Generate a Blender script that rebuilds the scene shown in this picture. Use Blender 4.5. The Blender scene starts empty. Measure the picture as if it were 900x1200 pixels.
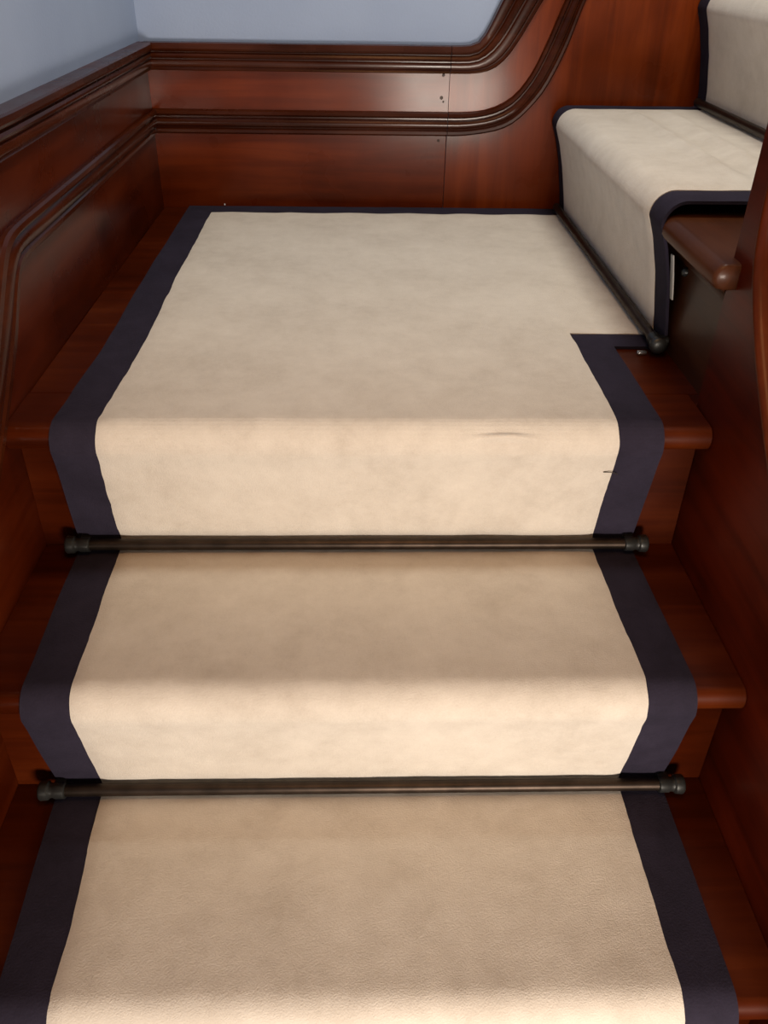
import bpy, bmesh, math, random
from mathutils import Vector, Matrix, noise
random.seed(7)
SC = bpy.context.scene
COL = SC.collection

# ------------------------------------------------------------------ camera
def make_camera():
    f, cx, cy, cz, pt, yw, rl = 984.37, -0.0016, -0.848, 0.4624, 0.5976, 0.0338, 0.01775
    fw = Vector((math.sin(yw)*math.cos(pt), math.cos(yw)*math.cos(pt), -math.sin(pt)))
    r = Vector((math.cos(yw), -math.sin(yw), 0)); u = r.cross(fw)
    r2 = r*math.cos(rl) + u*math.sin(rl); u2 = u*math.cos(rl) - r*math.sin(rl)
    cd = bpy.data.cameras.new('camera'); cd.sensor_fit = 'VERTICAL'; cd.sensor_height = 36
    cd.lens = f/1200*36; cd.clip_start = 0.01
    co = bpy.data.objects.new('camera', cd); COL.objects.link(co)
    m = Matrix((( r2.x, u2.x, -fw.x, cx), (r2.y, u2.y, -fw.y, cy), (r2.z, u2.z, -fw.z, cz), (0, 0, 0, 1)))
    co.matrix_world = m
    SC.camera = co
make_camera()

# ------------------------------------------------------------------ world, lights, exposure
w = bpy.data.worlds.new('world'); SC.world = w; w.use_nodes = True
bg = w.node_tree.nodes['Background']; bg.inputs[0].default_value = (0.70, 0.82, 1.0, 1); bg.inputs[1].default_value = 0.02

def area(name, loc, target, sx, sy, energy, col):
    ld = bpy.data.lights.new(name, 'AREA'); ld.shape = 'RECTANGLE'; ld.size = sx; ld.size_y = sy
    ld.energy = energy; ld.color = col
    lo = bpy.data.objects.new(name, ld); COL.objects.link(lo); lo.location = loc
    lo.rotation_euler = (Vector(target) - Vector(loc)).to_track_quat('-Z', 'Y').to_euler()
    return lo
area('lower_hall_light', (0.40, -1.75, -0.20), (0.10, 0.0, 0.0), 0.45, 0.36, 37.5, (1.0, 0.86, 0.74))
area('hall_ceiling_light', (0.10, -0.50, 1.08), (0.0, -0.42, -0.2), 0.40, 0.40, 4.4, (1.0, 0.50, 0.20))
area('stairwell_window_light', (0.45, 0.18, 2.1), (0.20, 0.55, 0.0), 0.8, 0.4, 28.5, (1.0, 0.96, 0.87))
vs = SC.view_settings; vs.view_transform = 'Standard'; vs.look = 'None'; vs.gamma = 1.0
vs.use_curve_mapping = False; vs.exposure = 0.06

# ------------------------------------------------------------------ materials
def new_mat(name):
    m = bpy.data.materials.new(name); m.use_nodes = True
    nt = m.node_tree; return m, nt, nt.nodes['Principled BSDF']
def N(nt, t, **kw):
    n = nt.nodes.new(t)
    for k, v in kw.items(): setattr(n, k, v)
    return n
def ramp(nt, stops):
    r = N(nt, 'ShaderNodeValToRGB'); e = r.color_ramp.elements
    e[0].position, e[0].color = stops[0][0], (*stops[0][1], 1)
    e[1].position, e[1].color = stops[-1][0], (*stops[-1][1], 1)
    for p, c in stops[1:-1]:
        x = e.new(p); x.color = (*c, 1)
    return r
def wood(name, dark, mid, light, axis='X', rough=0.30, coat=0.35, bump=0.05):
    m, nt, b = new_mat(name); L = nt.links.new
    tc = N(nt, 'ShaderNodeTexCoord'); oi = N(nt, 'ShaderNodeObjectInfo')
    ad = N(nt, 'ShaderNodeVectorMath', operation='MULTIPLY_ADD'); ad.inputs[1].default_value = (1, 1, 1)
    mul = N(nt, 'ShaderNodeVectorMath', operation='SCALE'); mul.inputs[0].default_value = (7.3, 3.1, 5.7)
    L(oi.outputs['Random'], mul.inputs['Scale']); L(tc.outputs['Object'], ad.inputs[0]); L(mul.outputs[0], ad.inputs[2])
    mp = N(nt, 'ShaderNodeMapping'); s = {'X': (2.2, 30, 30), 'Y': (30, 2.2, 30), 'Z': (30, 30, 2.2)}[axis]
    mp.inputs['Scale'].default_value = s; L(ad.outputs[0], mp.inputs[0])
    n1 = N(nt, 'ShaderNodeTexNoise'); n1.inputs['Scale'].default_value = 1.0; n1.inputs['Detail'].default_value = 7
    n1.inputs['Roughness'].default_value = 0.62; n1.inputs['Distortion'].default_value = 0.6
    L(mp.outputs[0], n1.inputs['Vector'])
    n2 = N(nt, 'ShaderNodeTexNoise'); n2.inputs['Scale'].default_value = 6; n2.inputs['Detail'].default_value = 4
    L(ad.outputs[0], n2.inputs['Vector'])
    mx = N(nt, 'ShaderNodeMix', data_type='FLOAT'); mx.inputs[0].default_value = 0.45
    L(n1.outputs['Fac'], mx.inputs[2]); L(n2.outputs['Fac'], mx.inputs[3])
    r = ramp(nt, [(0.33, dark), (0.5, mid), (0.68, light)]); L(mx.outputs[0], r.inputs[0])
    L(r.outputs[0], b.inputs['Base Color'])
    rr = N(nt, 'ShaderNodeMapRange'); rr.inputs[1].default_value = 0.3; rr.inputs[2].default_value = 0.7
    rr.inputs[3].default_value = rough - 0.08; rr.inputs[4].default_value = rough + 0.12
    L(n2.outputs['Fac'], rr.inputs[0]); L(rr.outputs[0], b.inputs['Roughness'])
    b.inputs['Specular IOR Level'].default_value = 0.10; b.inputs['Coat Weight'].default_value = coat*0.4; b.inputs['Coat Roughness'].default_value = 0.16
    bp = N(nt, 'ShaderNodeBump'); bp.inputs['Strength'].default_value = bump; bp.inputs['Distance'].default_value = 0.004
    L(mx.outputs[0], bp.inputs['Height']); L(bp.outputs[0], b.inputs['Normal'])
    return m
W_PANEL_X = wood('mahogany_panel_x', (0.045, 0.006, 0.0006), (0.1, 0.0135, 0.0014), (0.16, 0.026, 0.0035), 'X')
W_PANEL_Y_SHADED = wood('mahogany_panel_y_shaded', (0.022, 0.0026, 0.0003), (0.05, 0.0062, 0.0007), (0.082, 0.0125, 0.0018), 'Y')  # left wall copy of the panel wood, its shade put into the colour
W_RAMP = wood('mahogany_ramp', (0.055, 0.0075, 0.0006), (0.125, 0.018, 0.0016), (0.2, 0.034, 0.004), 'Z')
W_MOULD_X = wood('mahogany_moulding_x', (0.014, 0.0026, 0.0007), (0.034, 0.0062, 0.0015), (0.062, 0.0135, 0.0038), 'X', 0.26, 0.5)
W_MOULD_Y = wood('mahogany_moulding_y', (0.014, 0.0026, 0.0007), (0.034, 0.0062, 0.0015), (0.062, 0.0135, 0.0038), 'Y', 0.26, 0.5)
W_TREAD_X = wood('stair_wood_x', (0.02, 0.0026, 0.0003), (0.044, 0.006, 0.0006), (0.076, 0.013, 0.0016), 'X', 0.36, 0.2)
W_TREAD_Y = wood('stair_wood_y', (0.0252, 0.0072, 0.00288), (0.0504, 0.0162, 0.00648), (0.072, 0.0252, 0.0108), 'Y', 0.36, 0.2)
W_STRING = wood('string_wood', (0.032, 0.003, 0.0004), (0.075, 0.0072, 0.0009), (0.12, 0.013, 0.002), 'Y', 0.38, 0.15)
W_CAP = wood('string_cap_wood', (0.028, 0.0042, 0.0005), (0.06, 0.0092, 0.001), (0.1, 0.018, 0.0025), 'Z', 0.34, 0.25)

def carpet(name, c0, c1, c2, fine=620, bump=0.45, sheen=0.25):
    m, nt, b = new_mat(name); L = nt.links.new
    tc = N(nt, 'ShaderNodeTexCoord')
    n0 = N(nt, 'ShaderNodeTexNoise'); n0.inputs['Scale'].default_value = 9; n0.inputs['Detail'].default_value = 5
    n0.inputs['Roughness'].default_value = 0.6
    nf = N(nt, 'ShaderNodeTexNoise'); nf.inputs['Scale'].default_value = fine; nf.inputs['Detail'].default_value = 3
    nm = N(nt, 'ShaderNodeTexNoise'); nm.inputs['Scale'].default_value = 110; nm.inputs['Detail'].default_value = 4
    for n in (n0, nf, nm): L(tc.outputs['Object'], n.inputs['Vector'])
    mx = N(nt, 'ShaderNodeMix', data_type='FLOAT'); mx.inputs[0].default_value = 0.3
    L(n0.outputs['Fac'], mx.inputs[2]); L(nf.outputs['Fac'], mx.inputs[3])
    n3 = N(nt, 'ShaderNodeTexNoise'); n3.inputs['Scale'].default_value = 34; n3.inputs['Detail'].default_value = 7
    n3.inputs['Roughness'].default_value = 0.7; L(tc.outputs['Object'], n3.inputs['Vector'])
    m3 = N(nt, 'ShaderNodeMix', data_type='FLOAT'); m3.inputs[0].default_value = 0.42
    L(mx.outputs[0], m3.inputs[2]); L(n3.outputs['Fac'], m3.inputs[3])
    r = ramp(nt, [(0.36, c0), (0.5, c1), (0.64, c2)]); L(m3.outputs[0], r.inputs[0]); L(r.outputs[0], b.inputs['Base Color'])
    b.inputs['Roughness'].default_value = 0.9; b.inputs['Specular IOR Level'].default_value = 0.15
    b.inputs['Sheen Weight'].default_value = sheen; b.inputs['Sheen Roughness'].default_value = 0.5
    a = N(nt, 'ShaderNodeMath', operation='MULTIPLY_ADD'); a.inputs[1].default_value = 0.35; L(nm.outputs['Fac'], a.inputs[0]); L(nf.outputs['Fac'], a.inputs[2])
    bp = N(nt, 'ShaderNodeBump'); bp.inputs['Strength'].default_value = bump; bp.inputs['Distance'].default_value = 0.0015
    L(a.outputs[0], bp.inputs['Height']); L(bp.outputs[0], b.inputs['Normal'])
    return m
CREAM = carpet('cream_wool', (0.485, 0.435, 0.365), (0.56, 0.51, 0.435), (0.62, 0.57, 0.49))
NAVY = carpet('navy_binding', (0.014, 0.0115, 0.020), (0.019, 0.0155, 0.027), (0.024, 0.020, 0.034), 450, 0.3, 0.0)
BACKING = carpet('carpet_backing', (0.45, 0.43, 0.39), (0.5, 0.48, 0.44), (0.55, 0.53, 0.48))

def plaster():
    m, nt, b = new_mat('blue_plaster'); L = nt.links.new
    tc = N(nt, 'ShaderNodeTexCoord'); n = N(nt, 'ShaderNodeTexNoise'); n.inputs['Scale'].default_value = 4; n.inputs['Detail'].default_value = 3
    L(tc.outputs['Object'], n.inputs['Vector'])
    r = ramp(nt, [(0.3, (0.235, 0.300, 0.43)), (0.7, (0.275, 0.345, 0.48))]); L(n.outputs['Fac'], r.inputs[0]); L(r.outputs[0], b.inputs['Base Color'])
    b.inputs['Roughness'].default_value = 0.7
    n2 = N(nt, 'ShaderNodeTexNoise'); n2.inputs['Scale'].default_value = 220; L(tc.outputs['Object'], n2.inputs['Vector'])
    bp = N(nt, 'ShaderNodeBump'); bp.inputs['Strength'].default_value = 0.15; bp.inputs['Distance'].default_value = 0.002
    L(n2.outputs['Fac'], bp.inputs['Height']); L(bp.outputs[0], b.inputs['Normal'])
    return m
PLASTER = plaster()
def simple(name, col, rough, metal=0.0, var=0.3):
    m, nt, b = new_mat(name); L = nt.links.new
    tc = N(nt, 'ShaderNodeTexCoord'); n = N(nt, 'ShaderNodeTexNoise'); n.inputs['Scale'].default_value = 45; n.inputs['Detail'].default_value = 4
    L(tc.outputs['Object'], n.inputs['Vector'])
    r = ramp(nt, [(0.3, tuple(c*(1-var) for c in col)), (0.7, tuple(c*(1+var) for c in col))]); L(n.outputs['Fac'], r.inputs[0])
    L(r.outputs[0], b.inputs['Base Color']); b.inputs['Roughness'].default_value = rough; b.inputs['Metallic'].default_value = metal
    return m
PLASTER_CREAM = simple('cream_plaster', (0.40, 0.34, 0.26), 0.8, 0.0, 0.05)
BRONZE = simple('aged_bronze', (0.038, 0.027, 0.020), 0.42, 0.85)
IRON = simple('dark_iron', (0.050, 0.052, 0.050), 0.40, 0.75)
STEEL = simple('worn_steel', (0.45, 0.45, 0.45), 0.25, 0.9)
PLUG = simple('dark_plug', (0.030, 0.012, 0.007), 0.5)
WHITE = simple('white_tack', (0.6, 0.6, 0.6), 0.4)
THREAD = simple('dark_thread', (0.02, 0.015, 0.01), 0.8)

# ------------------------------------------------------------------ object helpers
def obj(name, bm, mat, parent=None, smooth=True, angle=40):
    bmesh.ops.recalc_face_normals(bm, faces=bm.faces[:])
    return obj_raw(name, bm, mat, parent, smooth, angle)
def obj_raw(name, bm, mat, parent=None, smooth=True, angle=40):
    vs_ = [v.co for v in bm.verts]
    lo = Vector((min(v.x for v in vs_), min(v.y for v in vs_), min(v.z for v in vs_)))
    hi = Vector((max(v.x for v in vs_), max(v.y for v in vs_), max(v.z for v in vs_)))
    c = (lo+hi)/2
    bmesh.ops.translate(bm, verts=bm.verts[:], vec=-c)
    if smooth:
        for f in bm.faces: f.smooth = True
        for e in bm.edges:
            if len(e.link_faces) == 2 and e.calc_face_angle(0) > math.radians(angle): e.smooth = False
    me = bpy.data.meshes.new(name); bm.to_mesh(me); bm.free(); me.materials.append(mat)
    o = bpy.data.objects.new(name, me); COL.objects.link(o)
    o.location = c
    if parent:
        o.parent = parent; pl = parent.location.copy(); q = parent.parent
        while q: pl += q.location; q = q.parent
        o.location = c - pl
    return o
def thing(name, loc, label=None, cat=None, group=None, kind=None):
    o = bpy.data.objects.new(name, None); COL.objects.link(o); o.location = loc; o.empty_display_size = 0.05
    return tag(o, label, cat, group, kind)
def tag(o, label=None, cat=None, group=None, kind=None):
    if label: o['label'] = label
    if cat: o['category'] = cat
    if group: o['group'] = group
    if kind: o['kind'] = kind
    return o
def box(bm, x0, x1, y0, y1, z0, z1, bev=0.0, seg=2):
    g = bmesh.ops.create_cube(bm, size=1)
    for v in g['verts']:
        v.co = Vector(((x0+x1)/2+v.co.x*(x1-x0), (y0+y1)/2+v.co.y*(y1-y0), (z0+z1)/2+v.co.z*(z1-z0)))
    if bev:
        es = list({e for v in g['verts'] for e in v.link_edges})
        bmesh.ops.bevel(bm, geom=es, offset=bev, segments=seg, affect='EDGES', profile=0.5)
    return bm
def prism(bm, pts, fn, a, b):
    """polygon pts (u,v) pushed from depth a to depth b; fn(u,v,d) -> xyz"""
    va = [bm.verts.new(fn(u, v, a)) for u, v in pts]; vb = [bm.verts.new(fn(u, v, b)) for u, v in pts]
    n = len(pts)
    bm.faces.new(va); bm.faces.new(vb[::-1])
    for i in range(n): bm.faces.new((va[i], vb[i], vb[(i+1) % n], va[(i+1) % n]))
    return bm
def lathe(bm, prof, origin, axis, seg=20):
    """prof: list of (t along axis, radius)"""
    ax = Vector(axis).normalized(); u = ax.orthogonal().normalized(); v = ax.cross(u); o = Vector(origin)
    rings = []
    for t, r in prof:
        rings.append([bm.verts.new(o+ax*t+(u*math.cos(2*math.pi*k/seg)+v*math.sin(2*math.pi*k/seg))*max(r, 1e-5)) for k in range(seg)])
    for a, b in zip(rings, rings[1:]):
        for k in range(seg): bm.faces.new((a[k], a[(k+1) % seg], b[(k+1) % seg], b[k]))
    bm.faces.new(rings[0][::-1]); bm.faces.new(rings[-1])
    return bm
def catmull(pts, n):
    """smooth polyline through pts, n samples per span"""
    P = [Vector(p) for p in pts]; P = [2*P[0]-P[1]] + P + [2*P[-1]-P[-2]]
    out = []
    for i in range(1, len(P)-2):
        p0, p1, p2, p3 = P[i-1:i+3]
        for k in range(n):
            t = k/n
            out.append(0.5*((2*p1)+(p2-p0)*t+(2*p0-5*p1+4*p2-p3)*t*t+(3*p1-p0-3*p2+p3)*t**3))
    out.append(P[-2]); return out
def resample(pl, n):
    d = [0]
    for a, b in zip(pl, pl[1:]): d.append(d[-1]+(b-a).length)
    out = []; j = 0
    for i in range(n):
        s = d[-1]*i/(n-1)
        while j < len(pl)-2 and d[j+1] < s: j += 1
        t = 0 if d[j+1] == d[j] else (s-d[j])/(d[j+1]-d[j])
        out.append(pl[j].lerp(pl[j+1], min(max(t, 0), 1)))
    return out
def loft(bm, top, bot, prof, fn, back):
    """moulding band between two plane curves; prof = [(t across, depth)], fn(u,v,d)->xyz, closed to depth back"""
    rows = []
    for a, b in zip(top, bot):
        r = [bm.verts.new(fn(a.x, a.y, back))]
        for t, d in prof:
            q = a.lerp(b, t); r.append(bm.verts.new(fn(q.x, q.y, d)))
        r.append(bm.verts.new(fn(b.x, b.y, back))); rows.append(r)
    for a, b in zip(rows, rows[1:]):
        for k in range(len(a)-1): bm.faces.new((a[k], a[k+1], b[k+1], b[k]))
    bm.faces.new(rows[0]); bm.faces.new(rows[-1][::-1])
    return bm

# ------------------------------------------------------------------ dimensions (metres); landing carpet top is z = 0, its nosing y = 0
R0, R1, G, OV = 0.191, 0.1835, 0.2345, 0.037
XW, YB, XR, RU, GU = -0.413, 0.982, 0.417, 0.200, 0.2505
HW, BW = 0.305, 0.053                     # half width of the cream field, width of the navy border
zr = [0, -R0, -R0-R1, -R0-2*R1, -R0-3*R1]   # tread levels of the lower flight
WZ = -0.008                               # wood level below the carpet top

ZF = zr[4]+WZ                             # hall floor at the foot of the flight
# ------------------------------------------------------------------ walls
bm = bmesh.new(); box(bm, XW-0.10, 1.9, YB+0.010, YB+0.12, ZF, 2.3)
tag(obj('wall_back', bm, PLASTER, smooth=False), 'blue grey painted plaster wall above the panelling at the end of the landing', kind='structure')
bm = bmesh.new(); box(bm, XW-0.12, XW-0.010, -2.6, YB+0.12, ZF, 2.3)
tag(obj('wall_left', bm, PLASTER, smooth=False), 'blue grey painted plaster wall on the left of the landing', kind='structure')

bm = bmesh.new(); box(bm, XW-0.12, 1.9, -2.6, YB+0.12, ZF-0.10, ZF)
tag(obj('floor', bm, W_TREAD_Y, smooth=False), 'dark wooden hall floor at the foot of the stairs', kind='structure')
bm = bmesh.new(); box(bm, XW-0.01, 1.3, -2.6, 0.06, 1.12, 1.30)  # slab added out of view to keep window light off the lower treads
tag(obj('shade_slab', bm, PLASTER_CREAM, smooth=False), 'unseen pale slab added over the lower flight to shade it', kind='structure')

# ------------------------------------------------------------------ back panelling (curves in the wall's x,z plane)
cap_t = catmull([(XW, 0.304), (-0.2, 0.304), (0.0, 0.304), (0.15, 0.304), (0.200, 0.3045), (0.222, 0.309), (0.236, 0.324), (0.248, 0.345), (0.264, 0.376), (0.31, 0.462), (0.37, 0.55), (0.48, 0.67), (0.66, 0.83), (0.9, 1.02), (1.3, 1.34)], 8)
cap_b = catmull([(XW, 0.257), (-0.2, 0.257), (0.0, 0.257), (0.17, 0.257), (0.222, 0.258), (0.253, 0.265), (0.276, 0.281), (0.297, 0.308), (0.342, 0.380), (0.385, 0.452), (0.44, 0.53), (0.54, 0.634), (0.70, 0.775), (0.93, 0.96), (1.33, 1.28)], 8)
mid_t = catmull([(XW, 0.188), (-0.2, 0.188), (0.0, 0.188), (0.15, 0.188), (0.20, 0.188), (0.238, 0.191), (0.270, 0.200), (0.298, 0.216), (0.320, 0.240), (0.342, 0.278), (0.383, 0.380), (0.425, 0.47), (0.50, 0.57), (0.60, 0.67), (0.75, 0.795), (0.97, 0.97), (1.36, 1.28)], 8)
mid_b = catmull([(XW, 0.144), (-0.2, 0.144), (0.0, 0.144), (0.15, 0.144), (0.20, 0.1445), (0.240, 0.149), (0.276, 0.156), (0.305, 0.169), (0.334, 0.195), (0.363, 0.232), (0.393, 0.296), (0.422, 0.380), (0.465, 0.46), (0.53, 0.54), (0.63, 0.635), (0.78, 0.76), (1.0, 0.935), (1.39, 1.245)], 8)
for _c in (cap_t, cap_b, mid_t, mid_b):
    for _p in _c: _p.y -= 0.0068*min(1, max(0, (0.40-_p.y)/0.08))
SEAM = 0.1735
def split(curve, x):
    a = [p for p in curve if p.x < x-0.002]; b = [p for p in curve if p.x > x+0.002]
    def at(c1, c2):
        t = (x-c1.x)/(c2.x-c1.x); return c1.y+(c2.y-c1.y)*t
    z = at(a[-1], b[0])
    return a+[Vector((x-0.0006, z))], [Vector((x+0.0006, z))]+b
fb = lambda u, v, d: Vector((u, YB-d, v))
CAPP = [(0, 0.010), (0.0, 0.020), (0.05, 0.0235), (0.20, 0.0245), (0.27, 0.0225), (0.31, 0.0150), (0.34, 0.0148), (0.38, 0.0185), (0.46, 0.0200), (0.53, 0.0180), (0.56, 0.0130), (0.60, 0.0130), (0.64, 0.0165), (0.74, 0.0175), (0.84, 0.0160), (0.88, 0.0110), (0.92, 0.0112), (0.97, 0.0125), (1.0, 0.0105)]
CAPP = [(t, 0.002+d*0.72) for t, d in CAPP]
MIDP = [(0, 0.004), (0.0, 0.0075), (0.05, 0.0110), (0.17, 0.0120), (0.22, 0.0090), (0.26, 0.0055), (0.32, 0.0055), (0.40, 0.0085), (0.52, 0.0100), (0.64, 0.0090), (0.70, 0.0055), (0.76, 0.0050), (0.82, 0.0080), (0.93, 0.0085), (1.0, 0.0055)]
tb = thing('trim_1', (0, YB, 0), 'mahogany wainscot panelling on the end wall, its rails sweeping up beside the upper flight', kind='structure')
NS = (60, 90)
for k in (0, 1):
    ct, cb, mt, mb = [resample(split(c, SEAM)[k], NS[k]) for c in (cap_t, cap_b, mid_t, mid_b)]
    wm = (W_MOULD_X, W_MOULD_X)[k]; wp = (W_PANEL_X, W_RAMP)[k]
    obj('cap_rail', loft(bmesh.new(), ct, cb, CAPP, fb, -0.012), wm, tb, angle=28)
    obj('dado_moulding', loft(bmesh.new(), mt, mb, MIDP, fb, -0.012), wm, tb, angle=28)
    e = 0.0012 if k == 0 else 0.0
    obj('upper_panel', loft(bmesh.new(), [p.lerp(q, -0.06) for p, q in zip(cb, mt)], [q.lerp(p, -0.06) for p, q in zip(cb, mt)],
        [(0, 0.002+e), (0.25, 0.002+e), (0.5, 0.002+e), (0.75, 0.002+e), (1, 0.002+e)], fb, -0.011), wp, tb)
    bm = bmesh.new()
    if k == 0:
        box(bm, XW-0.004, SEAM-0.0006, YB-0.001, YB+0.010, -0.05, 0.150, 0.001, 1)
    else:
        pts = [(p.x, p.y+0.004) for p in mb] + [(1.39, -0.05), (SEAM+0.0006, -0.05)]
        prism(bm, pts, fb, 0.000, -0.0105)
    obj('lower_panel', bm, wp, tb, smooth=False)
for (x, z, r) in ((0.161, 0.247, 0.0028), (0.159, 0.207, 0.0034), (0.157, 0.128, 0.0026), (0.264, 0.274, 0.003), (0.163, 0.2, 0.002)):
    d = 0.0032 if x < SEAM and z > 0.15 else (0.001 if z < 0.15 else 0.002)
    obj('screw_plug', lathe(bmesh.new(), [(0, r), (0.0003, r), (0.0006, r*0.7)], (x, YB-d, z), (0, -1, 0), 12), PLUG, tb)

# ------------------------------------------------------------------ left panelling (curves in the wall's y,z plane; ramps down with the lower flight)
sl = R0/G
def ramp_down(z, y0, pts):
    c = [(YB-0.0005, z), (0.8, z), (0.6, z), (0.4, z)] + pts
    a, b = pts[-1]
    return c + [(a-0.25, b-0.25*sl), (a-0.45, b-0.45*sl), (a-0.60, b-0.60*sl)]
lc_t = catmull(ramp_down(0.297, 0.2, [(0.22, 0.297), (0.12, 0.297), (0.06, 0.284), (0.0, 0.236), (-0.15, 0.10)]), 8)
lc_b = catmull(ramp_down(0.250, 0.2, [(0.22, 0.250), (0.14, 0.249), (0.085, 0.236), (0.02, 0.187), (-0.15, 0.045)]), 8)
lm_t = catmull(ramp_down(0.181, 0.2, [(0.25, 0.181), (0.18, 0.181), (0.135, 0.178), (0.105, 0.164), (0.06, 0.122), (0.0, 0.062), (-0.15, -0.075)]), 8)
lm_b = catmull(ramp_down(0.137, 0.2, [(0.26, 0.137), (0.20, 0.137), (0.160, 0.132), (0.136, 0.112), (0.096, 0.064), (0.030, 0.006), (-0.15, -0.135)]), 8)
fl = lambda u, v, d: Vector((XW+d, u, v))
tl = thing('trim_2', (XW, 0.3, 0), 'mahogany wainscot panelling along the left wall of the landing, shade put into the panel colour', kind='structure')
n = 130
ct, cb, mt, mb = [resample(c, n) for c in (lc_t, lc_b, lm_t, lm_b)]
obj('cap_rail', loft(bmesh.new(), ct, cb, CAPP, fl, -0.012), W_MOULD_Y, tl, angle=28)
obj('dado_moulding', loft(bmesh.new(), mt, mb, MIDP, fl, -0.012), W_MOULD_Y, tl, angle=28)
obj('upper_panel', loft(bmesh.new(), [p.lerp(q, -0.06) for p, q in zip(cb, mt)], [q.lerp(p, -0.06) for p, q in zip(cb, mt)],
    [(0, 0.002), (0.5, 0.002), (1, 0.002)], fl, -0.011), W_PANEL_Y_SHADED, tl)
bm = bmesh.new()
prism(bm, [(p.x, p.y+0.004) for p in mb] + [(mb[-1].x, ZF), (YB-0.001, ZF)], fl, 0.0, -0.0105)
obj('lower_panel', bm, W_PANEL_Y_SHADED, tl, smooth=False)

# ------------------------------------------------------------------ wooden steps
def tread_x(bm, y_front, y_back, z_top, x0, x1, th=0.030, r=0.013):
    """board whose rounded nose runs along x at y_front"""
    pts = [(y_back, z_top), (y_back, z_top-th)]
    pts.append((y_front+r, z_top-th))
    for k in range(1, 8):
        a = -math.pi/2 - math.pi*k/8
        pts.append((y_front+r+r*math.cos(a), z_top-th/2+th/2*math.sin(a)))
    pts.append((y_front+r, z_top))
    prism(bm, pts, lambda u, v, d: Vector((d, u, v)), x0, x1); return bm
X0, X1 = XW+0.0005, 0.4135
fl_root = thing('floor', (0, 0.5, WZ-0.04), 'reddish wooden landing floor showing as a strip beside the carpet', kind='structure')
obj('nosing_board', tread_x(bmesh.new(), 0.010, 0.106, WZ, X0, X1), W_TREAD_X, fl_root, angle=50)
ys = [0.1068, YB-0.0005]
for a, b in zip(ys, ys[1:]):
    obj('floor_board', box(bmesh.new(), X0, XR+0.022, a, b-0.0008, WZ-0.03, WZ, 0.0008, 1), W_TREAD_X, fl_root)

obj('floor_board', box(bmesh.new(), X1+0.0006, XR+0.022, 0.0758, 0.106, WZ-0.03, WZ), W_TREAD_X, fl_root, smooth=False)
low = thing('lower_staircase', (0, -0.3, ZF), 'reddish mahogany steps of the lower flight with a closed string on the right', 'staircase')
for i in range(1, 4):
    yf = -G*i
    obj('tread', tread_x(bmesh.new(), yf+0.010, yf+G+OV+0.010, zr[i]+WZ, X0, X1), W_TREAD_X, low, angle=50)
for i in range(0, 4):
    yf = -G*i
    obj('riser', box(bmesh.new(), X0, X1, yf+OV+0.010, yf+OV+0.028, (zr[i+1]+WZ-0.022 if i < 3 else ZF), zr[i]+WZ-0.0305), W_TREAD_X, low, smooth=False)
# string board: its top edge falls with the flight, then sweeps up at the landing corner
st = catmull([(0.034, 0.52), (0.034, 0.40), (0.034, 0.30), (0.031, 0.235), (0.020, 0.188), (-0.004, 0.148), (-0.036, 0.110), (-0.082, 0.064), (-0.136, 0.016), (-0.25, -0.082), (-0.45, -0.245), (-0.8, -0.53), (-1.04, -0.725)], 6)
fs = lambda u, v, d: Vector((d, u, v))
pts = [(p.x, p.y) for p in st] + [(-1.04, ZF), (0.052, ZF), (0.075, 0.0), (0.075, 0.52)]
bm = bmesh.new(); prism(bm, pts, fs, 0.4145, 0.452); obj('string_board', bm, W_STRING, low, angle=35)
# cap laid on the string's edge
bm = bmesh.new(); rows = []
for i, p_ in enumerate(st):
    a = st[max(i-1, 0)]; b = st[min(i+1, len(st)-1)]; t = (b-a).normalized(); nn = Vector((t.y, -t.x))
    if nn.x > 0: nn = -nn
    nn = Vector((-abs(nn.x), abs(nn.y)))
    sec = [(0.4110, 0.0005), (0.4100, 0.003), (0.4115, 0.007), (0.418, 0.0095), (0.434, 0.0115), (0.450, 0.0095), (0.456, 0.007), (0.4575, 0.003), (0.456, 0.0005)]
    rows.append([bm.verts.new((x, p_.x+nn.x*d, p_.y+nn.y*d)) for x, d in sec])
for a, b in zip(rows, rows[1:]):
    for k in range(len(a)): bm.faces.new((a[k], a[(k+1) % len(a)], b[(k+1) % len(a)], b[k]))
bm.faces.new(rows[0][::-1]); bm.faces.new(rows[-1])
obj('string_cap', bm, W_CAP, low, angle=60)

up = thing('upper_staircase', (0.8, 0.5, 0), 'dark wooden steps of the upper flight climbing to the right from the landing', 'staircase')
def tread_y(bm, xf, xb, zt, y0, y1, th=0.030, r=0.013):
    pts = [(xb, zt), (xb, zt-th), (xf+r, zt-th)]
    for k in range(1, 8):
        a = -math.pi/2 - math.pi*k/8
        pts.append((xf+r+r*math.cos(a), zt-th/2+th/2*math.sin(a)))
    pts.append((xf+r, zt))
    # mitred, rounded near end
    cuts = [(y0, 0.0045), (y0+0.002, 0.0015), (y0+0.006, 0.0), (y1, 0.0)]
    rings = []
    for y, s in cuts:
        rings.append([bm.verts.new((u if u > xb-0.001 else u+s, y, (v if s == 0 else zt-th/2+(v-zt+th/2)*(1-s*45)))) for u, v in pts])
    for a, b in zip(rings, rings[1:]):
        for k in range(len(pts)): bm.faces.new((a[k], a[(k+1) % len(pts)], b[(k+1) % len(pts)], b[k]))
    bm.faces.new(rings[0]); bm.faces.new(rings[-1][::-1]); return bm
YN = 0.082
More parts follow.
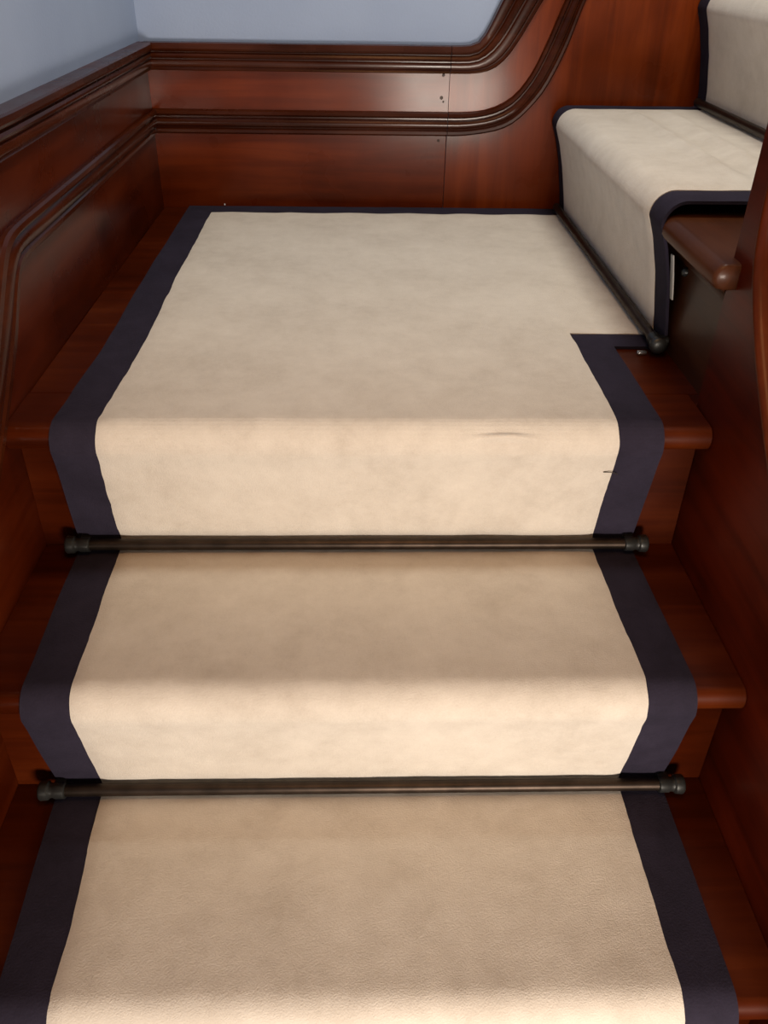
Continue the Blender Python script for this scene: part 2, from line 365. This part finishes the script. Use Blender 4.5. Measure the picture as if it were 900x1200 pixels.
for i in range(3):
    xf = XR-OV+GU*i; zt = RU*(i+1)-0.024
    obj('tread', tread_y(bmesh.new(), xf+0.006, xf+GU+OV+0.010, zt, YN-0.032, YB-0.0015), W_TREAD_Y, up, angle=50)
    obj('riser', box(bmesh.new(), XR+0.010+GU*i, XR+0.028+GU*i, 0.0758, YB-0.0015, (WZ if i == 0 else RU*i-0.05), zt-0.0305), W_TREAD_Y, up, smooth=False)
    bm = bmesh.new()       # cove under the nosing
    c = [(XR+0.0098+GU*i, zt-0.0306), (XR-0.012+GU*i, zt-0.0306), (XR-0.010+GU*i, zt-0.036), (XR-0.002+GU*i, zt-0.041), (XR+0.004+GU*i, zt-0.048), (XR+0.006+GU*i, zt-0.058), (XR+0.0098+GU*i, zt-0.058)]
    prism(bm, c, lambda u, v, d: Vector((u, d, v)), YN-0.004, YB-0.0015); obj('cove', bm, W_TREAD_Y, up, angle=50)
bm = bmesh.new()
pts = [(XR+0.030, -0.06), (XR+0.030, RU-0.056), (XR+GU+0.03, RU-0.056), (XR+GU+0.03, 2*RU-0.056), (XR+2*GU+0.03, 2*RU-0.056), (XR+2*GU+0.03, 3*RU-0.056), (XR+3*GU, 3*RU-0.056), (XR+3*GU, 0.10), (XR+0.25, -0.06)]
prism(bm, pts, lambda u, v, d: Vector((u, d, v)), YN-0.004, YN+0.02); obj('side_string', bm, W_STRING, up, smooth=False)

# ------------------------------------------------------------------ carpet runner
def densify(pl, ds):
    out = [pl[0]]
    for a, b in zip(pl, pl[1:]):
        k = max(1, int(math.ceil((b-a).length/ds)))
        for j in range(1, k+1): out.append(a.lerp(b, j/k))
    return out
def arc(c, r, a0, a1, n=9):
    return [Vector((c[0]+r*math.cos(math.radians(a0+(a1-a0)*k/n)), c[1]+r*math.sin(math.radians(a0+(a1-a0)*k/n)))) for k in range(n+1)]
def lower_profile():
    """(y,z) of the carpet top from the back of the landing down the flight"""
    P = [Vector((0.925, 0)), Vector((0.2905, 0)), Vector((0.2475, 0))]
    marks = {}
    for i in range(4):
        yf = -G*i; zt = zr[i]
        r = 0.032
        P += arc((yf+r, zt-r), r, 90, 183, 9)
        if i < 3:
            zb = zr[i+1]; yb = yf+OV
            P += [Vector((yf+0.006, zt-0.055)), Vector((yf+0.018, zt-0.11)), Vector((yb-0.004, zb+0.016))]
            P += arc((yb-0.010, zb+0.008), 0.008, 10, -90, 4)[1:]
            P += [Vector((yb-0.03, zb)), Vector((yf-G+0.06, zb))]
        else:
            P += [Vector((yf+0.018, zt-0.11)), Vector((yf+OV-0.004, zr[4]+0.006))]
    return P
def upper_profile():
    P = []
    for i in range(3):
        xb = XR+GU*i; zb = RU*i; zt = zb+RU; xf = xb-OV
        if i == 0: P += [Vector((xb, 0.002))]
        P += [Vector((xb-0.004, zb+0.03)), Vector((xb-0.014, zb+0.09)), Vector((xb-0.026, zb+0.135))]
        r = 0.034
        P += arc((xf+r, zt-r), r, 182, 90, 10)
        if i < 2:
            P += [Vector((xf+0.06, zt)), Vector((xf+GU, zt))]
            P += arc((xb+GU-0.010, zt+0.008), 0.008, -90, -10, 4)
        else: P += [Vector((xf+0.15, zt))]
    return P
def norms(pl, side):
    out = []
    for i in range(len(pl)):
        a = pl[max(i-1, 0)]; b = pl[min(i+1, len(pl)-1)]; t = (b-a).normalized()
        out.append(Vector((-t.y, t.x))*side)
    return out
def lerp_keys(keys, s):
    if s <= keys[0][0]: return keys[0][1]
    for (a, va), (b, vb) in zip(keys, keys[1:]):
        if s <= b:
            t = (s-a)/(b-a); t = t*t*(3-2*t); return va+(vb-va)*t
    return keys[-1][1]

def strip(P, nrm, cols, to3, keep=None, warp=None, lift=None, thick=0.007, roll=0.0022, drop=0.0):
    """carpet strip: profile P swept across cols; quads kept by keep(c, p); rolled edges and a skirt"""
    bm = bmesh.new(); grid = []
    for i, (p, q) in enumerate(zip(P, nrm)):
        grid.append([bm.verts.new((c, i, 0)) for c in cols])
    info = {}
    for i, row in enumerate(grid):
        for j, v in enumerate(row): info[v] = (i, j)
    for i in range(len(P)-1):
        for j in range(len(cols)-1):
            c = (cols[j]+cols[j+1])/2; p = (P[i]+P[i+1])/2
            if keep is None or keep(c, p): bm.faces.new((grid[i][j], grid[i][j+1], grid[i+1][j+1], grid[i+1][j]))
    bmesh.ops.delete(bm, geom=[v for v in bm.verts if not v.link_faces], context='VERTS')
    bnd = {v for v in bm.verts if v.is_boundary}
    ring2 = {e.other_vert(v) for v in bnd for e in v.link_edges} - bnd
    edges = [e for e in bm.edges if e.is_boundary]
    und = {}
    for v in list(bm.verts):
        i, j = info[v]; p = P[i]; q = nrm[i]; c = cols[j]
        if warp: c, p = warp(c, p, i)
        h = -drop + (lift(c, p, i) if lift else 0)
        edge = roll if v in bnd else (roll*0.25 if v in ring2 else 0)
        a = p + q*(h-edge); v.co = to3(c, a)
        und[v] = to3(c, p - q*(thick+drop))
    low_v = {v: bm.verts.new(und[v]) for v in bnd}
    for e in edges:
        a, b = e.verts; bm.faces.new((a, b, low_v[b], low_v[a]))
    return bm

def frange(a, b, d):
    n_ = max(1, int(round((b-a)/d))); return [a+(b-a)*k/n_ for k in range(n_+1)]

# -- lower flight and landing
P = densify(lower_profile(), 0.0085)
Q = norms(P, -1)
S = [0.0]
for a, b in zip(P, P[1:]): S.append(S[-1]+(b-a).length)
def s_at(y, z):
    return S[min(range(len(P)), key=lambda k: (P[k].x-y)**2+(P[k].y-z)**2)]
keysL = [(s_at(.92, 0), -0.306), (s_at(.5, 0), -0.305), (s_at(0.25, 0), -0.300), (s_at(0.1, 0), -0.304), (s_at(0, -.02), -0.307), (s_at(OV, zr[1]), -0.312), (s_at(-G, zr[1]-.02), -0.3065), (s_at(-G+OV, zr[2]), -0.3075), (s_at(-2*G, zr[2]-.02), -0.298)]
keysR = [(s_at(.29, 0), 0.3005), (s_at(.1, 0), 0.302), (s_at(0, -.02), 0.3025), (s_at(OV, zr[1]), 0.302), (s_at(-G, zr[1]-.02), 0.3065), (s_at(-G+OV, zr[2]), 0.309), (s_at(-2*G, zr[2]-.02), 0.3095)]
def jit(s, k): return 0.0016*noise.noise(Vector((s*14, k, 0.3))) + 0.0008*noise.noise(Vector((s*60, k, 2.3)))
def edgeL(i): return lerp_keys(keysL, S[i]) + jit(S[i], 1.7)
def edgeR(i): return lerp_keys(keysR, S[i]) + jit(S[i], 5.2)
def scallop(x): return 0.0022*math.cos(2*math.pi*(x+0.02)/0.118) + 0.001*noise.noise(Vector((x*25, 3, 1)))
def warp_field(c, p, i):
    if c <= 0:
        c2 = c*(-edgeL(i)/HW)
    elif c <= HW+1e-6: c2 = c*(edgeR(i)/HW) if p.x < 0.292 else c
    else: c2 = c
    if p.x > 0.292 and 0 < c <= HW+1e-6:
        t = min(1, max(0, (0.34-p.x)/0.048)); c2 = c*(1+(edgeR(i)/HW-1)*t)
    p = p.copy()
    if p.x > 0.85: p.x += scallop(c)*(p.x-0.85)/0.075
    return c2, p
def lift_low(c, p, i):
    v = Vector((c, p.x, p.y))
    h = 0.0011*noise.noise(v*11) + 0.0005*noise.noise(v*38+Vector((3, 1, 7)))
    # short crease in the pile on the landing nosing
    if abs(p.x-0.004) < 0.035 and abs(p.y) < 0.03:
        yc = 0.006 - 1.4*(c-0.166)**2
        h += 0.0042*math.exp(-((p.x-yc)/0.0024)**2)*max(0, 1-((c-0.166)/0.05)**2)
    # faint ripples above the second nosing
    if p.x < -0.1 and p.y > -0.30: h += 0.0009*max(0, noise.noise(Vector((c*14, p.x*50, 4))))*(1 if c > 0.02 else 0.4)
    return h
low_run = thing('stair_runner', (0, 0.4, -0.004), 'cream carpet runner with navy edging covering the landing and lower flight', 'carpet runner')
to_low = lambda c, a: Vector((c, a.x, a.y))
cols = frange(-HW, HW, 0.0085) + frange(HW, XR-0.004, 0.0085)[1:]
# extra rows where the crease is
Pf = []
for a, b in zip(P, P[1:]):
    Pf.append(a)
    if -0.001 < a.x < 0.045 and a.y > -0.03:
        Pf += [a.lerp(b, k/8) for k in range(1, 8)]
Pf.append(P[-1])
Psave, Ssave = P, S
P = Pf; Q = norms(P, -1); S = [0.0]
for a, b in zip(P, P[1:]): S.append(S[-1]+(b-a).length)
field_keep = lambda c, p: c < HW or (p.x > 0.2905 and p.y > -0.001)
obj('pile', strip(P, Q, cols, to_low, field_keep, warp_field, lift_low, 0.008), CREAM, low_run, angle=70)
def lift_b(c, p, i): return 0.0006*noise.noise(Vector((c*20, p.x*20, p.y*20)))
# left edging (runs to the wall)
Pb = [Vector((YB-0.004, 0)), Vector((0.945, 0))] + P; Qb = norms(Pb, -1)
def warp_L(c, p, i):
    e = lerp_keys(keysL, S[max(i-2, 0)])
    if c > -0.32: return edgeL(max(i-2, 0))+0.0015, p
    return e + (c+HW) + 0.0012*noise.noise(Vector((p.x*9, p.y*9, 5))), p
obj('edging', strip(Pb, Qb, frange(-HW-BW, -HW, BW/4), to_low, None, warp_L, lift_b, 0.0055, 0.0012, 0.002), NAVY, low_run, angle=70)
# right edging with the mitred turn towards the upper flight
cr = frange(HW, HW+BW, BW/4) + frange(HW+BW, XR-0.004, 0.01)[1:]
Pr = [(a, b, i) for i, (a, b) in enumerate(zip(P, Q)) if a.x < 0.2925 or a.y < -0.001]
off = Pr[0][2]
def warp_R(c, p, i):
    k = min(i+off, len(S)-1); e = lerp_keys(keysR, S[k])
    if c < HW+0.001: return edgeR(k)-0.0015, p
    if c <= HW+BW+1e-6: return c + (e-HW), p
    return c, p
def keep_R(c, p): return c < HW+BW or (p.x > 0.247 and p.y > -0.001)
obj('edging', strip([a for a, b, i in Pr], [b for a, b, i in Pr], cr, to_low, keep_R, warp_R, lift_b, 0.0055, 0.0012, 0.002), NAVY, low_run, angle=70)
# back edging against the wall
Pk = [Vector((y, 0)) for y in frange(YB-0.004, 0.921, 0.0074)]
def warp_K(c, p, i):
    p = p.copy()
    return c, p
obj('edging', strip(Pk, norms(Pk, -1), frange(-HW-0.001, XR-0.004, 0.012), to_low, None, warp_K, lift_b, 0.0055, 0.0012, 0.0022), NAVY, low_run, angle=70)

# -- upper flight
U = densify(upper_profile(), 0.0085); UQ = norms(U, 1)
Y_NEAR, Y_FAR = 0.2905, 0.928
up_run = thing('stair_runner', (0.42, 0.6, 0.0), 'cream carpet runner with navy edging climbing the upper flight on the right', 'carpet runner')
to_up = lambda c, a: Vector((a.x, c, a.y))
def lift_up(c, p, i):
    v = Vector((p.x, c, p.y))
    h = 0.0012*noise.noise(v*10) + 0.0004*noise.noise(v*40)
    if abs(p.y-RU) < 0.004:
        wv = min(1, max(0, (c-0.30)/0.15))*min(1, max(0, (Y_FAR-0.01-c)/0.08))
        h += wv*1.5*(0.0050*math.exp(-((p.x-0.512-0.02*(0.6-c))/0.012)**2) - 0.0032*math.exp(-((p.x-0.545)/0.016)**2) + 0.0030*math.exp(-((p.x-0.580)/0.013)**2))
    return h
def warp_U(c, p, i):
    s = i*0.0085
    if c < Y_NEAR+0.02: c = c + jit(s, 9.1)*(1-(c-Y_NEAR)/0.02)
    return c, p
obj('pile', strip(U, UQ, frange(Y_NEAR, Y_FAR, 0.0085), to_up, None, warp_U, lift_up, 0.008), CREAM, up_run, angle=70)
obj('edging', strip(U, UQ, frange(Y_NEAR-BW, Y_NEAR+0.001, BW/4), to_up, None, None, lift_b, 0.0055, 0.0014, 0.002), NAVY, up_run, angle=70)
obj('edging', strip(U, UQ, frange(Y_FAR-0.001, YB-0.004, 0.008), to_up, None, None, lift_b, 0.0055, 0.0014, 0.002), NAVY, up_run, angle=70)
# pale backing that shows past the edging on the first riser
bm = bmesh.new()
rows = []
for k in range(13):
    t = k/12; z = 0.068+0.060*t; x = 0.4165-0.011*t; wd = 0.0014*math.sin(math.pi*t)+0.0008
    rows.append([bm.verts.new((x, Y_NEAR-BW+0.006, z)), bm.verts.new((x+0.001, Y_NEAR-BW-wd, z)), bm.verts.new((x+0.0025, Y_NEAR-BW-wd, z)), bm.verts.new((x+0.0025, Y_NEAR-BW+0.006, z))])
for a, b in zip(rows, rows[1:]):
    for k in range(4): bm.faces.new((a[k], a[(k+1) % 4], b[(k+1) % 4], b[k]))
bm.faces.new(rows[0]); bm.faces.new(rows[-1][::-1])
o = obj('backing', bm, BACKING, up_run); o['label'] = 'pale carpet backing showing past the edging'

# ------------------------------------------------------------------ stair rods
def rod(loc, a, b, axis, label, out, ends=(0, 1)):
    """rod from a to b along axis ('x' or 'y') at loc height; out = direction away from the riser"""
    d = Vector((1, 0, 0)) if axis == 'x' else Vector((0, 1, 0))
    base = Vector(loc); t = thing('stair_rod', base, label, 'stair rod', 'stair rods holding the runner')
    L_ = b-a; s = base + d*a
    obj('rod', lathe(bmesh.new(), [(0, 0.0074), (L_*0.25, 0.0075), (L_*0.5, 0.0075), (L_*0.75, 0.0075), (L_, 0.0074)], s, d, 20), BRONZE, t)
    for e, sg in [((a, -1), (b, 1))[k] for k in ends]:
        q = base + d*e
        br = obj('bracket', lathe(bmesh.new(), [(-0.020, 0.0085), (-0.019, 0.0098), (-0.008, 0.0098), (-0.006, 0.0085), (-0.002, 0.0088), (0.0, 0.0112), (0.008, 0.0118), (0.010, 0.0105), (0.012, 0.005)], q, d*sg, 18), IRON, t)
        o_ = Vector(out)
        m_ = q - d*sg*0.012 - o_*0.0098
        bmx = bmesh.new(); ex = Vector((abs(d.x)*0.007+abs(o_.x)*0.0095, abs(d.y)*0.007+abs(o_.y)*0.0095, 0.006))
        box(bmx, m_.x-ex.x, m_.x+ex.x, m_.y-ex.y, m_.y+ex.y, m_.z-ex.z, m_.z+ex.z, 0.002, 1)
        obj('fixing_lug', bmx, IRON, br)
    return t
rod((0, OV-0.0135, zr[1]+0.0102), -0.366, 0.360, 'x', 'dark bronze rod across the riser base just below the landing', (0, -1, 0))
rod((0, -G+OV-0.0135, zr[2]+0.0102), -0.366, 0.372, 'x', 'dark bronze rod across the riser base, nearest the camera', (0, -1, 0))
r3 = rod((XR-0.012, 0, 0.0105), 0.225, 0.940, 'y', 'dark diagonal rod where the landing meets the upper flight', (-1, 0, 0), (0,))
rod((XR+GU-0.012, 0, RU+0.0105), 0.225, 0.940, 'y', 'dark rod at the top right, under the second riser of the upper flight', (-1, 0, 0), (0,))
bm = bmesh.new(); box(bm, XR-0.036, XR-0.022, 0.226, 0.233, WZ, WZ+0.006, 0.002, 2)
obj('screw', bm, STEEL, r3)
bm = bmesh.new(); lathe(bm, [(0, 0.006), (0.003, 0.006), (0.006, 0.004), (0.007, 0.001)], (XR+0.0098, 0.232, 0.108), (-1, 0, 0), 14)
tag(obj('stud', bm, IRON), 'small dark round stud on the riser behind the navy edging', 'stud')

# ------------------------------------------------------------------ tiny things
bm = bmesh.new(); lathe(bm, [(-0.001, 0.0014), (0.001, 0.0016), (0.0019, 0.0012), (0.0023, 0.0004)], (-0.285, YB-0.006, -0.0005), (0, 0, 1), 10)
tag(obj('carpet_tack', bm, WHITE), 'tiny white tack in the navy edging against the end wall', 'tack')
bm = bmesh.new(); rows = []
for k in range(9):
    t = k/8; c = Vector((0.290+0.018*t, 0.0064-0.0006*math.sin(t*5), -0.062-0.004*t+0.002*math.sin(3*t)))
    rows.append([bm.verts.new(c+Vector((0, 0.0005*math.cos(a), 0.0006*math.sin(a)))) for a in (0, 1.57, 3.14, 4.71)])
for a, b in zip(rows, rows[1:]):
    for k in range(4): bm.faces.new((a[k], a[(k+1) % 4], b[(k+1) % 4], b[k]))
bm.faces.new(rows[0]); bm.faces.new(rows[-1][::-1])
tag(obj('loose_thread', bm, THREAD), 'tiny dark loose thread on the cream pile by the right edging', 'thread')
